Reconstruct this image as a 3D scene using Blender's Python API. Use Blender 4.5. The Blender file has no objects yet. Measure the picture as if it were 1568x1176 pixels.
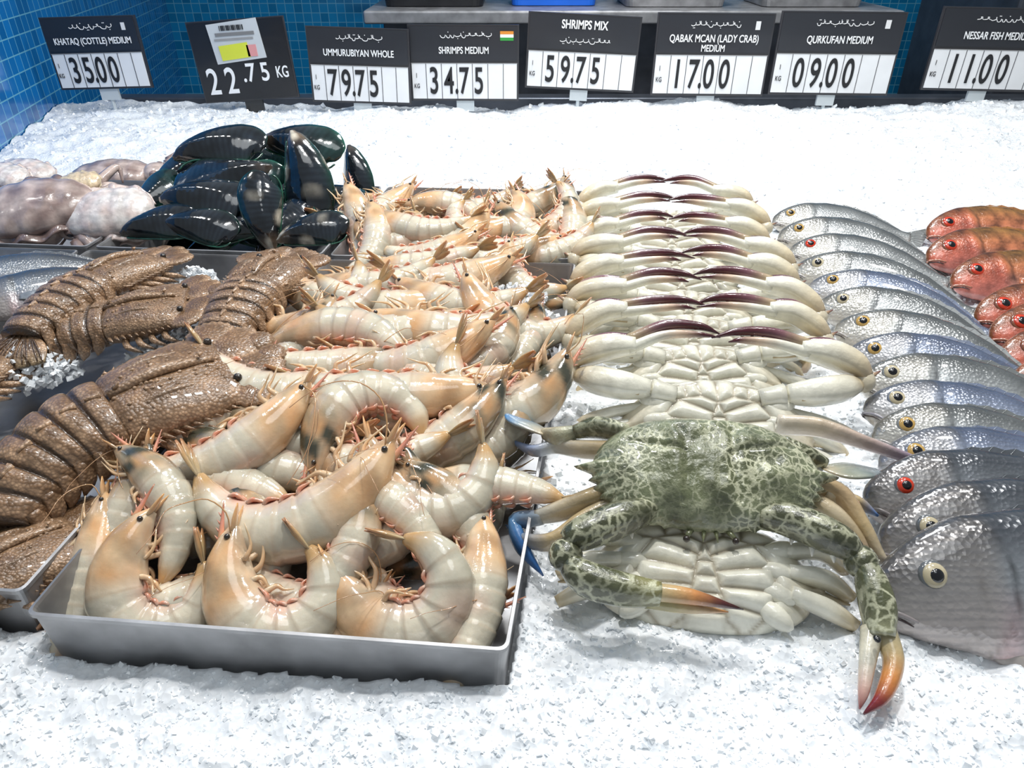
import bpy, math, random
import numpy as np
from mathutils import Vector, Matrix
random.seed(7); rng=np.random.default_rng(7)
R=math.radians
# ---------------------------------------------------------------- survey of the counter
K=2000/1568; CAMH=.40; PI_=R(32); F_=1444.4
sP,cP=math.sin(PI_),math.cos(PI_)
def ray(u,v):
    a=(u*K-1000)/F_; b=(v*K-750)/F_
    return np.array([a,cP-b*sP,-(sP+b*cP)])
def G(u,v,z=0.):      # point at height z over the counter
    r=ray(u,v); return np.array([0,0,CAMH])+r*((z-CAMH)/r[2])
def W(u,v,Y):         # point on the vertical plane y=Y
    r=ray(u,v); return np.array([0,0,CAMH])+r*(Y/r[1])
scene=bpy.context.scene
try:
    scene.view_settings.view_transform='Standard'
except Exception: pass
def link(o,parent=None):
    scene.collection.objects.link(o)
    if parent: o.parent=parent
    return o
def empty(name,loc=(0,0,0)):
    e=bpy.data.objects.new(name,None); e.empty_display_size=.02; e.location=loc; return link(e)
# ---------------------------------------------------------------- mesh builder
def nrm(a): return a/np.maximum(np.linalg.norm(a,axis=-1,keepdims=True),1e-12)
def spl(A,sub):
    A=np.asarray(A,float)
    if A.ndim==1: A=A[:,None]
    n=len(A); E=np.vstack([2*A[0]-A[1],A,2*A[-1]-A[-2]]); out=[]
    for i in range(n-1):
        p0,p1,p2,p3=E[i],E[i+1],E[i+2],E[i+3]
        for j in range(sub):
            t=j/sub
            out.append(.5*((2*p1)+(-p0+p2)*t+(2*p0-5*p1+4*p2-p3)*t*t+(-p0+3*p1-3*p2+p3)*t**3))
    out.append(A[-1]); return np.array(out)
class MB:
    def __init__(s): s.V=[];s.C=[];s.F=[];s.M=[];s.n=0
    def add(s,V,F,C,mi=0):
        V=np.asarray(V,float).reshape(-1,3); C=np.broadcast_to(np.asarray(C,float),V.shape)
        s.V.append(V); s.C.append(C); k=s.n
        for f in F: s.F.append(tuple(i+k for i in f)); s.M.append(mi)
        s.n+=len(V)
    def sweep(s,P,rw,rh,side,col,n=12,mi=0,pw=2.):
        P=np.asarray(P,float); N=len(P)
        T=nrm(np.gradient(P,axis=0)); S=np.broadcast_to(np.asarray(side,float),P.shape)
        B=nrm(S-(S*T).sum(1,keepdims=True)*T); A=np.cross(T,B)
        ph=np.arange(n)/n*2*math.pi; c,q=np.cos(ph),np.sin(ph)
        c=np.sign(c)*abs(c)**(2/pw); q=np.sign(q)*abs(q)**(2/pw)
        rw=np.broadcast_to(np.asarray(rw,float).reshape(-1),(N,)); rh=np.broadcast_to(np.asarray(rh,float).reshape(-1),(N,))
        V=P[:,None]+(rw[:,None]*c)[...,None]*B[:,None]+(rh[:,None]*q)[...,None]*A[:,None]
        if callable(col): C=col(np.linspace(0,1,N)[:,None]*np.ones(n),ph[None]*np.ones((N,1)))
        else:
            C=np.asarray(col,float)
            if C.ndim==2: C=C[:,None]
            C=np.broadcast_to(C,(N,n,3))
        F=[]
        for i in range(N-1):
            for j in range(n):
                k=(j+1)%n; F.append((i*n+j,(i+1)*n+j,(i+1)*n+k,i*n+k))
        e=N*n
        for j in range(n):
            k=(j+1)%n; F.append((e,j,k)); F.append((e+1,(N-1)*n+k,(N-1)*n+j))
        V=np.vstack([V.reshape(-1,3),P[:1],P[-1:]]); C=np.vstack([C.reshape(-1,3),C[0].mean(0)[None],C[-1].mean(0)[None]])
        s.add(V,F,C,mi)
    def limb(s,pts,rad,col,sub=5,n=8,flat=1.,side=(0,0,1),mi=0,pw=2.):
        P=spl(pts,sub); r=np.maximum(spl(rad,sub)[:,0],1e-5)
        c=np.asarray(col,float)
        if c.ndim==2:
            x=np.linspace(0,1,len(P)); c=np.stack([np.interp(x,np.linspace(0,1,len(c)),c[:,k]) for k in range(3)],1)
        s.sweep(P,r,r*flat,side,c,n,mi,pw)
    def ell(s,c,r,col,Rm=None,n=14,m=9,mi=0):
        th=np.linspace(0,math.pi,m+1)[1:-1]; ph=np.arange(n)/n*2*math.pi
        V=[[r[0]*math.sin(t)*math.cos(p),r[1]*math.sin(t)*math.sin(p),r[2]*math.cos(t)] for t in th for p in ph]
        V+= [[0,0,r[2]],[0,0,-r[2]]]; V=np.array(V)
        if Rm is not None: V=V@np.array(Rm).T
        F=[];M=len(th)
        for i in range(M-1):
            for j in range(n):
                k=(j+1)%n; F.append((i*n+j,(i+1)*n+j,(i+1)*n+k,i*n+k))
        e=M*n
        for j in range(n):
            k=(j+1)%n; F.append((e,j,k)); F.append((e+1,(M-1)*n+k,(M-1)*n+j))
        s.add(V+np.asarray(c),F,col,mi)
    def box(s,c,h,col,mi=0,Rm=None):
        V=np.array([[x*h[0],y*h[1],z*h[2]] for x in(-1,1) for y in(-1,1) for z in(-1,1)],float)
        if Rm is not None: V=V@np.array(Rm).T
        s.add(V+np.asarray(c),[(0,1,3,2),(4,6,7,5),(0,4,5,1),(2,3,7,6),(0,2,6,4),(1,5,7,3)],col,mi)
    def mesh(s,name,mats,smooth=True):
        me=bpy.data.meshes.new(name); V=np.vstack(s.V); C=np.clip(np.nan_to_num(np.vstack(s.C)),0,1)
        if not np.isfinite(V).all(): print('NAN in',name); V=np.nan_to_num(V)
        me.from_pydata(V.tolist(),[],s.F)
        ca=me.color_attributes.new('Col','FLOAT_COLOR','POINT')
        ca.data.foreach_set('color',np.hstack([C,np.ones((len(C),1))]).astype('f').ravel())
        for m in mats: me.materials.append(m)
        me.polygons.foreach_set('material_index',np.array(s.M,dtype='i'))
        me.polygons.foreach_set('use_smooth',np.full(len(s.F),smooth,dtype=bool))
        me.update(); return me
def obj(name,me,parent=None,M=None):
    o=bpy.data.objects.new(name,me)
    if M is not None: o.matrix_world=M
    return link(o,parent)
def rot(ax,a): return np.array(Matrix.Rotation(a,3,ax))
def M4(R3,loc,s=1.):
    m=np.eye(4); m[:3,:3]=np.array(R3)*s; m[:3,3]=loc; return Matrix(m.tolist())
# ---------------------------------------------------------------- materials
def mat(name,rough=.4,coat=0.,sss=0.,nscale=40,nmix=.25,bscale=300,bstr=.1,metal=0.,kind=None,base=None,spec=.5,bd=.002,cell=95):
    m=bpy.data.materials.new(name); m.use_nodes=True; nt=m.node_tree; N=nt.nodes; L=nt.links
    b=N['Principled BSDF']; b.inputs['Roughness'].default_value=rough; b.inputs['Metallic'].default_value=metal
    b.inputs['Coat Weight'].default_value=coat; b.inputs['Coat Roughness'].default_value=.06
    b.inputs['Specular IOR Level'].default_value=spec
    if sss: 
        b.inputs['Subsurface Weight'].default_value=sss; b.inputs['Subsurface Radius'].default_value=(1,.75,.55); b.inputs['Subsurface Scale'].default_value=.006
    tc=N.new('ShaderNodeTexCoord')
    if base is None:
        at=N.new('ShaderNodeAttribute'); at.attribute_name='Col'; src=at.outputs['Color']
    else:
        rg=N.new('ShaderNodeRGB'); rg.outputs[0].default_value=(*base,1); src=rg.outputs[0]
    no=N.new('ShaderNodeTexNoise'); no.inputs['Scale'].default_value=nscale; no.inputs['Detail'].default_value=4
    L.new(tc.outputs['Object'],no.inputs['Vector'])
    mr=N.new('ShaderNodeMapRange'); mr.inputs['From Min'].default_value=.3; mr.inputs['From Max'].default_value=.7
    mr.inputs['To Min'].default_value=1-nmix; mr.inputs['To Max'].default_value=1+nmix*.5
    L.new(no.outputs['Fac'],mr.inputs['Value'])
    mx=N.new('ShaderNodeMix'); mx.data_type='RGBA'; mx.blend_type='MULTIPLY'; mx.inputs[0].default_value=1
    L.new(src,mx.inputs[6]); L.new(mr.outputs[0],mx.inputs[7]); out=mx.outputs[2]
    def mixc(fac,a,bb):
        q=N.new('ShaderNodeMix'); q.data_type='RGBA'
        L.new(fac,q.inputs[0])
        for x,i in((a,6),(bb,7)):
            if isinstance(x,tuple): q.inputs[i].default_value=(*x,1)
            else: L.new(x,q.inputs[i])
        return q.outputs[2]
    hgt=None
    if kind=='retic':
        n2=N.new('ShaderNodeTexNoise'); n2.inputs['Scale'].default_value=110; n2.inputs['Detail'].default_value=3
        L.new(tc.outputs['Object'],n2.inputs['Vector'])
        va=N.new('ShaderNodeVectorMath'); va.operation='MULTIPLY_ADD'; va.inputs[1].default_value=(.012,.012,.012)
        L.new(n2.outputs['Color'],va.inputs[0]); L.new(tc.outputs['Object'],va.inputs[2])
        vo=N.new('ShaderNodeTexVoronoi'); vo.feature='DISTANCE_TO_EDGE'; vo.inputs['Scale'].default_value=cell
        L.new(va.outputs[0],vo.inputs['Vector'])
        r=N.new('ShaderNodeMapRange'); r.inputs['From Min'].default_value=.04; r.inputs['From Max'].default_value=.16; r.inputs['To Min'].default_value=1; r.inputs['To Max'].default_value=0
        L.new(vo.outputs['Distance'],r.inputs['Value'])
        n3=N.new('ShaderNodeTexNoise'); n3.inputs['Scale'].default_value=30; L.new(tc.outputs['Object'],n3.inputs['Vector'])
        r3=N.new('ShaderNodeMapRange'); r3.inputs['From Min'].default_value=.38; r3.inputs['From Max'].default_value=.6; r3.inputs['To Min'].default_value=.12; r3.inputs['To Max'].default_value=.9; L.new(n3.outputs['Fac'],r3.inputs['Value'])
        mm=N.new('ShaderNodeMath'); mm.operation='MULTIPLY'; L.new(r.outputs[0],mm.inputs[0]); L.new(r3.outputs[0],mm.inputs[1])
        out=mixc(mm.outputs[0],out,(.60,.60,.42))
    if kind in('ice','grain'):
        vo=N.new('ShaderNodeTexVoronoi'); vo.inputs['Scale'].default_value=cell; L.new(tc.outputs['Object'],vo.inputs['Vector'])
        if kind=='ice':
            sp=N.new('ShaderNodeSeparateXYZ'); L.new(vo.outputs['Color'],sp.inputs[0])
            r=N.new('ShaderNodeMapRange'); r.inputs['From Min'].default_value=.55; r.inputs['From Max'].default_value=1; r.inputs['To Max'].default_value=.30; L.new(sp.outputs[0],r.inputs['Value'])
            out=mixc(r.outputs[0],out,(.62,.69,.76))
            r=N.new('ShaderNodeMapRange'); r.inputs['To Min'].default_value=.04; r.inputs['To Max'].default_value=.5; L.new(sp.outputs[1],r.inputs['Value']); L.new(r.outputs[0],b.inputs['Roughness'])
            ad=N.new('ShaderNodeMath'); ad.operation='ADD'; L.new(sp.outputs[2],ad.inputs[0]); L.new(vo.outputs['Distance'],ad.inputs[1]); hgt=ad.outputs[0]
        else:
            iv=N.new('ShaderNodeMath'); iv.operation='SUBTRACT'; iv.inputs[0].default_value=1; L.new(vo.outputs['Distance'],iv.inputs[1]); hgt=iv.outputs[0]
            r=N.new('ShaderNodeMapRange'); r.inputs['From Min'].default_value=.25; r.inputs['From Max'].default_value=.6; r.inputs['To Max'].default_value=.45; L.new(vo.outputs['Distance'],r.inputs['Value'])
            out=mixc(r.outputs[0],out,(.07,.04,.02))
    if kind=='scales':
        sx=N.new('ShaderNodeSeparateXYZ'); L.new(tc.outputs['Object'],sx.inputs[0])
        vo=N.new('ShaderNodeTexVoronoi'); vo.inputs['Scale'].default_value=380
        L.new(tc.outputs['Object'],vo.inputs['Vector']); hgt=vo.outputs['Distance']
        nn=N.new('ShaderNodeTexNoise'); nn.inputs['Scale'].default_value=90; L.new(tc.outputs['Object'],nn.inputs['Vector'])
        m1=N.new('ShaderNodeMath'); m1.operation='MULTIPLY'; m1.inputs[1].default_value=1700; L.new(sx.outputs['Y'],m1.inputs[0])
        m3=N.new('ShaderNodeMath'); m3.operation='MULTIPLY_ADD'; m3.inputs[1].default_value=5; L.new(nn.outputs['Fac'],m3.inputs[0]); L.new(m1.outputs[0],m3.inputs[2])
        m2=N.new('ShaderNodeMath'); m2.operation='SINE'; L.new(m3.outputs[0],m2.inputs[0])
        r=N.new('ShaderNodeMapRange'); r.inputs['From Min'].default_value=-.2; r.inputs['From Max'].default_value=1.; r.inputs['To Max'].default_value=.24
        L.new(m2.outputs[0],r.inputs['Value']); out=mixc(r.outputs[0],out,(.13,.13,.15))
    if kind=='tile':
        uv=N.new('ShaderNodeTexBrick'); uv.offset=0; uv.squash=1
        uv.inputs['Scale'].default_value=1; uv.inputs['Brick Width'].default_value=.036; uv.inputs['Row Height'].default_value=.036
        uv.inputs['Mortar Size'].default_value=.0014; uv.inputs['Mortar Smooth'].default_value=.1
        uv.inputs['Color1'].default_value=(base[0]*.75,base[1]*.75,base[2]*.75,1); uv.inputs['Color2'].default_value=(base[0]*1.3,base[1]*1.25,base[2]*1.2,1)
        uv.inputs['Mortar'].default_value=(.14,.40,.56,1)
        L.new(tc.outputs['Object'],uv.inputs['Vector']); out=uv.outputs['Color']
    L.new(out,b.inputs['Base Color'])
    if bstr>0:
        nb=N.new('ShaderNodeTexNoise') ; nb.inputs['Scale'].default_value=bscale; nb.inputs['Detail'].default_value=3
        L.new(tc.outputs['Object'],nb.inputs['Vector'])
        bp=N.new('ShaderNodeBump'); bp.inputs['Strength'].default_value=bstr; bp.inputs['Distance'].default_value=bd
        L.new(hgt if hgt else nb.outputs['Fac'],bp.inputs['Height']); L.new(bp.outputs[0],b.inputs['Normal'])
    return m
m_shrimp=mat('shrimp_flesh',.15,1.,.3,70,.18,260,.16)
m_crabw=mat('crab_white_shell',.24,.7,0,70,.2,250,.25)
m_retic=mat('crab_mottled_shell',.28,.6,0,60,.5,500,.4,kind='retic',cell=150)
m_reticl=mat('crab_netted_claw',.26,.6,0,60,.4,500,.3,kind='retic',cell=105)
m_lob=mat('slipper_lobster_shell',.33,.5,0,60,.45,600,.6,kind='grain',bd=.0012,cell=420)
m_fish=mat('silver_fish_skin',.24,.8,0,30,.3,300,.45,.25,kind='scales',bd=.001)
m_plain=mat('fin_and_eye',.18,.7,0,80,.2,300,.1)
m_red=mat('red_fish_skin',.25,.7,0,70,.7,300,.5,.05)
m_mussel=mat('mussel_shell',.12,1.,0,45,.8,90,.22)
m_squid=mat('cuttlefish_skin',.2,1.,0,75,.35,120,.3)
m_steel=mat('brushed_steel',.42,0,0,25,.35,60,.15,.6,base=(.42,.42,.43))
m_dsteel=mat('dark_steel',.35,0,0,15,.3,60,.1,.6,base=(.09,.10,.12))
m_black=mat('black_plastic',.35,0,0,15,.3,60,.1,0,base=(.012,.013,.016))
m_sign=mat('sign_plastic',.35,.2,0,15,.06,60,.0)
m_white=mat('white_print',.5,0,0,15,.02,60,0,base=(.86,.87,.88))
m_ink=mat('black_print',.5,0,0,15,.02,60,0,base=(.01,.01,.012))
m_tile=mat('blue_mosaic_tile',.18,.3,0,3,0,40,.05,kind='tile',base=(.006,.13,.40))
m_tile2=mat('teal_mosaic_tile',.2,.3,0,3,0,40,.05,kind='tile',base=(.008,.19,.42))
m_blue=mat('blue_plastic',.4,0,0,10,.1,60,0,base=(.01,.16,.80))
m_floor=mat('floor_tile',.5,0,0,3,.2,60,.05,base=(.12,.12,.13))
m_ice=mat('crushed_ice',.2,.35,0,45,.06,300,.42,kind='ice',base=(.91,.94,.97),bd=.0020,cell=230)
m_chip=mat('ice_crystal',.05,.3,0,90,.08,400,.1,base=(.91,.945,.975),bd=.003)
# ---------------------------------------------------------------- trays (rim corners FL FR BR BL)
RIM=.035
TR={'A':[(-.302,.315),(-.0035,.288),(.079,.870),(-.236,.882)],
 'B':[(-.62,.36),(-.316,.333),(-.249,.887),(-.555,.915)],
 'C':[(-.552,.928),(-.248,.902),(-.213,1.19),(-.52,1.215)],
 'E':[(-.234,.898),(.083,.886),(.118,1.165),(-.20,1.188)],
 'D':[(-.87,.955),(-.566,.929),(-.532,1.215),(-.84,1.24)],
 'H':[(-.935,.385),(-.634,.362),(-.569,.915),(-.875,.942)]}
def quadoff(q,off):
    q=np.array(q,float); ex=nrm(q[1]-q[0]); ey=nrm(q[3]-q[0])
    sg=[(-1,-1),(1,-1),(1,1),(-1,1)]
    return np.array([q[i]+off*(sg[i][0]*ex+sg[i][1]*ey) for i in range(4)])
def rloop(q,off,rad,z):
    q=quadoff(q,off); pts=[]
    for i in range(4):
        p=q[i]; a=p+nrm(q[i-1]-p)*rad; b=p+nrm(q[(i+1)%4]-p)*rad
        for t in np.linspace(0,1,6):
            pts.append((1-t)**2*a+2*t*(1-t)*p+t*t*b)
    return np.array([[x,y,z] for x,y in pts])
for k in 'ABCEDH':
    mb=MB(); q=TR[k]
    rings=[rloop(q,-.004,.006,-.030),rloop(q,-.0005,.006,RIM-.003),rloop(q,.0012,.007,RIM-.003),rloop(q,.0012,.007,RIM),rloop(q,-.0008,.006,RIM+.0004),rloop(q,-.0014,.006,RIM-.002),rloop(q,-.006,.006,-.026)]
    n=len(rings[0]); V=np.vstack(rings); Fc=[]
    for i in range(len(rings)-1):
        for j in range(n):
            kk=(j+1)%n; Fc.append((i*n+j,i*n+kk,(i+1)*n+kk,(i+1)*n+j))
    Fc.append(tuple(range((len(rings)-1)*n,len(rings)*n))); Fc.append(tuple(range(n-1,-1,-1)))
    mb.add(V,Fc,(.4,.4,.4)); obj('steel_tray',mb.mesh('steel_tray',[m_steel],False))
def bil(q,a,b):
    q=np.array(q); return (q[0]*(1-a)+q[1]*a)*(1-b)+(q[3]*(1-a)+q[2]*a)*b
# ---------------------------------------------------------------- ice bed
def vnoise(x,y,s,seed):
    g=np.random.default_rng(seed).random((256,256)); x=x/s+1000; y=y/s+1000
    xi=np.floor(x).astype(int); yi=np.floor(y).astype(int); fx=x-xi; fy=y-yi
    fx=fx*fx*(3-2*fx); fy=fy*fy*(3-2*fy)
    a=g[xi%256,yi%256]; b=g[(xi+1)%256,yi%256]; c=g[xi%256,(yi+1)%256]; d=g[(xi+1)%256,(yi+1)%256]
    return (a*(1-fx)+b*fx)*(1-fy)+(c*(1-fx)+d*fx)*fy-.5
def inq(x,y,q):
    r=np.ones_like(x,bool)
    for i in range(4):
        a,b=q[i],q[(i+1)%4]; r&=((b[0]-a[0])*(y-a[1])-(b[1]-a[1])*(x-a[0]))>0
    return r
def wallx(y): return -1.06-(y-1.5)*.2
def zice(x,y):
    z=.016*vnoise(x,y,.16,1)+.014*vnoise(x,y,.045,2)+.007*vnoise(x,y,.016,3)+.0042*vnoise(x,y,.007,4)
    z=z+.03*vnoise(x,y,.4,5)*np.clip((y-1.2)/.4,0,1)
    z=z-np.clip((y-2.0)/.1,0,1)**2*.12
    return z
NX,NY=640,470
yy=.10*(2.14/.10)**(np.linspace(0,1,NY)**.85)
S,Y=np.meshgrid(np.linspace(-1,1,NX),yy); X=S*(.55+.78*Y)+.1
Xc=np.maximum(X,wallx(Y)+.002); clampd=X<Xc-1e-6
Z=zice(Xc,Y)
for k in TR: Z[inq(Xc,Y,quadoff(TR[k],.001))]=-.05
V=np.stack([Xc,Y,Z],-1).reshape(-1,3); idx=np.arange(NX*NY).reshape(NY,NX)
q=np.stack([idx[:-1,:-1],idx[:-1,1:],idx[1:,1:],idx[1:,:-1]],-1).reshape(-1,4)
cl=clampd.reshape(-1)[q].all(1); q=q[~cl]
me=bpy.data.meshes.new('crushed_ice_bed'); me.from_pydata(V.tolist(),[],q.tolist()); me.materials.append(m_ice)
me.polygons.foreach_set('use_smooth',np.ones(len(q),bool)); me.update(); obj('crushed_ice_bed',me)
# loose crystals
cv=np.array([[x,y,z] for x in(-1,1) for y in(-1,1) for z in(-1,1)],float)
cf=np.array([(0,1,3,2),(4,6,7,5),(0,4,5,1),(2,3,7,6),(0,2,6,4),(1,5,7,3)])
def chips(name,px,py,pz,sz):
    n=len(px); q=rng.normal(size=(n,4)); q/=np.linalg.norm(q,axis=1,keepdims=True)
    w,x,y,z=q.T
    Rm=np.stack([1-2*(y*y+z*z),2*(x*y-z*w),2*(x*z+y*w),2*(x*y+z*w),1-2*(x*x+z*z),2*(y*z-x*w),2*(x*z-y*w),2*(y*z+x*w),1-2*(x*x+y*y)],1).reshape(n,3,3)
    v=cv[None]*(1+rng.uniform(-.35,.35,(n,8,3)))*(sz[:,None]*rng.uniform(.4,1.2,(n,3)))[:,None]
    v=np.einsum('nij,nkj->nki',Rm,v)+np.stack([px,py,pz],1)[:,None]
    f=cf[None]+(np.arange(n)*8)[:,None,None]
    me=bpy.data.meshes.new(name); me.from_pydata(v.reshape(-1,3).tolist(),[],f.reshape(-1,4).tolist()); me.materials.append(m_chip); me.update()
    return obj(name,me)
n=30000; cy=.16*(2.0/.16)**rng.random(n); cx=rng.uniform(-1,1,n)*(.15+.72*cy)+.03
ok=cx>wallx(cy)+.01
for k in TR: ok&=~inq(cx,cy,quadoff(TR[k],.003))
cx,cy=cx[ok],cy[ok]; sz=(.0006+.0019*rng.random(len(cx))**2.2)*(.55+.9*cy)
PX,PY,PZ,PS=[cx],[cy],[zice(cx,cy)-sz*.15],[sz]
for (u,v,z,r,h,nn) in [(50,545,.03,.045,.02,600),(280,530,.03,.035,.02,400),(790,455,.045,.035,.012,350),(825,500,.03,.03,.015,250),(290,425,.045,.03,.01,250),(760,395,.03,.03,.01,150),(240,540,.025,.03,.01,250),(510,335,.03,.03,.02,250)]:
    c=G(u,v,z); a=rng.random(nn)*6.283; rr=r*np.sqrt(rng.random(nn))
    PX.append(c[0]+rr*np.cos(a)); PY.append(c[1]+rr*np.sin(a)); PZ.append(z-.02+rng.random(nn)*(.02+h*(1-(rr/r)**2))); PS.append(rng.uniform(.0013,.0030,nn))
chips('loose_ice_crystals',*[np.concatenate(a) for a in(PX,PY,PZ,PS)])
# ---------------------------------------------------------------- shrimp
def shrimp(name,curl,dark,seed):
    rg=np.random.default_rng(seed); mb=MB(); L=.128; N=78; s=np.linspace(0,1,N)
    k=np.interp(s,[0,.08,.2,.5,.66,.8,1],[.4,.8,1.2,1.15,.75,.5,.3]); th=np.cumsum(k); th=th/th[-1]*R(curl); th-=th.mean()
    P=np.stack([np.cumsum(np.cos(th)),np.cumsum(np.sin(th)),0*s],1)*L/N
    P-=np.array([(P[:,0].max()+P[:,0].min())/2,(P[:,1].max()+P[:,1].min())/2,0])
    r=np.interp(s,[0,.05,.10,.28,.45,.6,.72,.86,.95,1],[.0028,.0055,.0085,.0130,.0160,.0168,.0150,.0108,.0062,.0025])
    phs=((s-.10)/.53*6)%1; inn=(s>.10)&(s<.63); r=np.where(inn,r*(.95+.085*phs**.6),r); r=np.where(s>=.63,r*1.02,r)
    T=np.stack([np.cos(th),np.sin(th),0*s],1); D=np.stack([np.sin(th),-np.cos(th),0*s],1)
    cream=np.array([.78,.71,.56]); grey=np.array([.50,.47,.37]); org=np.array([.78,.38,.14]); pink=np.array([.82,.34,.24])
    hd=np.array([.74,.53,.32]) if not dark else np.array([.36,.30,.20])
    def col(t,p):
        d=np.sin(p)[...,None]; c=cream+(grey-cream)*np.clip(d,0,1)*.75+(pink-cream)*np.clip(-d-.40,0,1)*.8
        c=c+(grey-cream)*(.25+.25*np.sin(t*31+p*2+seed)*np.cos(p*3+t*14))[...,None]*.6
        c=c+(pink-cream)*np.clip(np.sin(t*13+seed)*np.cos(p+seed*.7)-.5,0,1)[...,None]*.5
        w=np.clip((t-.60)/.10,0,1)[...,None]; h=hd+(org-hd)*(.5+.5*np.sin(t*34+p*2+seed)*np.cos(p*3+seed))[...,None]*.65
        h=h+(np.array([.8,.76,.66])-h)*np.clip(-d,0,1)*.3
        dk_=1. if dark else .35
        h=h+(np.array([.06,.06,.04])-h)*(np.clip((t-.68)/.1,0,1)*np.clip(1.2*np.sin(t*26+p*1.5+seed)+.1,0,1))[...,None]*dk_
        c=c*(1-w)+h*w
        ph_=((t-.10)/.53*6)%1; e=((ph_>.86)&(t>.1)&(t<.63))[...,None]; c=np.where(e,c*.74+np.array([.75,.42,.2])*.13,c)
        q=np.clip((.13-t)/.09,0,1)[...,None]; return c*(1-q)+np.array([.58,.36,.16])*q
    mb.sweep(P,r*.84,r,(0,0,1),col,20)
    at=lambda x:int(x*(N-1))
    i=at(.92); a=P[i]+D[i]*r[i]*.6; mb.limb([a,a+T[i]*.012+D[i]*.001,a+T[i]*.024+D[i]*.002],[.002,.0012,.0003],[org,pink,(.5,.2,.12)],n=6)
    for j in range(4): q=a+T[i]*(.004+.004*j)+D[i]*.002; mb.limb([q,q+D[i]*.002+T[i]*.002],[.0007,.0001],pink,sub=2,n=4)
    for sz in(-1,1):
        i=at(.96); mb.ell(P[i]+D[i]*.001+np.array([0,0,sz*.0054]),(.0017,.0017,.0017),(.03,.022,.015),n=10,m=7)
        q=P[at(.97)]; f=T[at(.97)]
        if sz>0 or seed%3==0:
            pts=[q+[0,0,sz*.004]]; dr=f*.4+[0,0,sz*.1]; vv=-D[at(.97)]
            for j in range(6): dr=nrm(dr+rg.normal(0,.22,3)*[1,1,.25]-f*.42+vv*.05); pts.append(pts[-1]+dr*.012)
            mb.limb(pts,np.linspace(.00045,.0002,7),[(.70,.38,.18),(.50,.24,.12)],sub=3,n=4)
        mb.limb([q,q+f*.008+[0,0,sz*.003],q+f*.016+[0,0,sz*.005]],[.003,.0036,.0008],[hd,org*.9],sub=3,n=7,flat=.35)
        for j in range(5): # walking legs, folded back under the head
            i=at(.64+.055*j); b=P[i]-D[i]*r[i]*.75+np.array([0,0,sz*r[i]*.3]); f=T[i]; v=-D[i]; w=rg.normal(0,.003,3); sg=.8 if j>2 else -.5
            mb.limb([b,b+v*.004+f*.004*sg+w,b+v*.006+f*(.012*sg)+w,b+v*.005+f*(.020+.002*j)*sg+w*2],[.0020,.0015,.0009,.0003],[(.80,.60,.40),(.78,.48,.26),(.76,.54,.34)],sub=3,n=5)
        for j in range(5): # pleopods
            i=at(.18+.095*j); b=P[i]-D[i]*r[i]*.82+np.array([0,0,sz*r[i]*.35]); v=-D[i]
            mb.limb([b,b+v*.0030+T[i]*.002,b+v*.004+T[i]*.008],[.0022,.0028,.0006],[(.76,.52,.40),(.74,.30,.19),(.75,.42,.28)],sub=3,n=6,flat=.45)
    for j in range(-2,3): # tail fan
        b=P[1]; d=nrm(-T[0]+np.array([0,0,j*.20])+D[0]*.07*abs(j)); ln=.022 if j else .017
        mb.limb([b,b+d*ln*.55,b+d*ln],[.002,.0046,.0016],[(.64,.50,.30),(.56,.36,.17),(.44,.20,.09)],sub=4,n=8,flat=.28,side=np.cross(d,D[0]))
    return mb.mesh(name,[m_shrimp])
CUR=[35,80,130,185,240]
SH=[[shrimp('shrimp_body',c,d%2,3+i*4+d) for d in range(4)] for i,c in enumerate(CUR)]
cntS=[0]
def put(par,pos,rz,cur,flip=0,dark=0,sc=1.,tilt=30,roll=0):
    Rm=rot('X',R(tilt))@rot('Z',R(rz))@rot('Y',R(roll+(180 if flip else 0)))
    cntS[0]+=1
    obj('shrimp_%d'%cntS[0],SH[cur][dark+2*(cntS[0]%2)],par,M4(Rm,pos,sc))
pileA=empty('shrimp_pile'); pileE=empty('shrimp_pile')
def fill(par,q,na,nb,z,jit,sc,ab=(.18,.82)):
    for i in range(na):
        for j in range(nb):
            a=ab[0]+(ab[1]-ab[0])*i/(na-1)+random.uniform(-jit,jit); b=.10+.82*j/(nb-1)+random.uniform(-jit,jit)*.5
            x,y=bil(q,min(max(a,.2),.8),min(max(b,.10),.93)); put(par,(x,y,z+random.uniform(0,.008)),random.choice([0,15,-20,170,40,-50]),random.choice([0,1,2]),random.randint(0,1),int(random.random()<.5),sc,random.uniform(5,30))
fill(pileA,TR['A'],3,9,.002,.03,1.)
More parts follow.
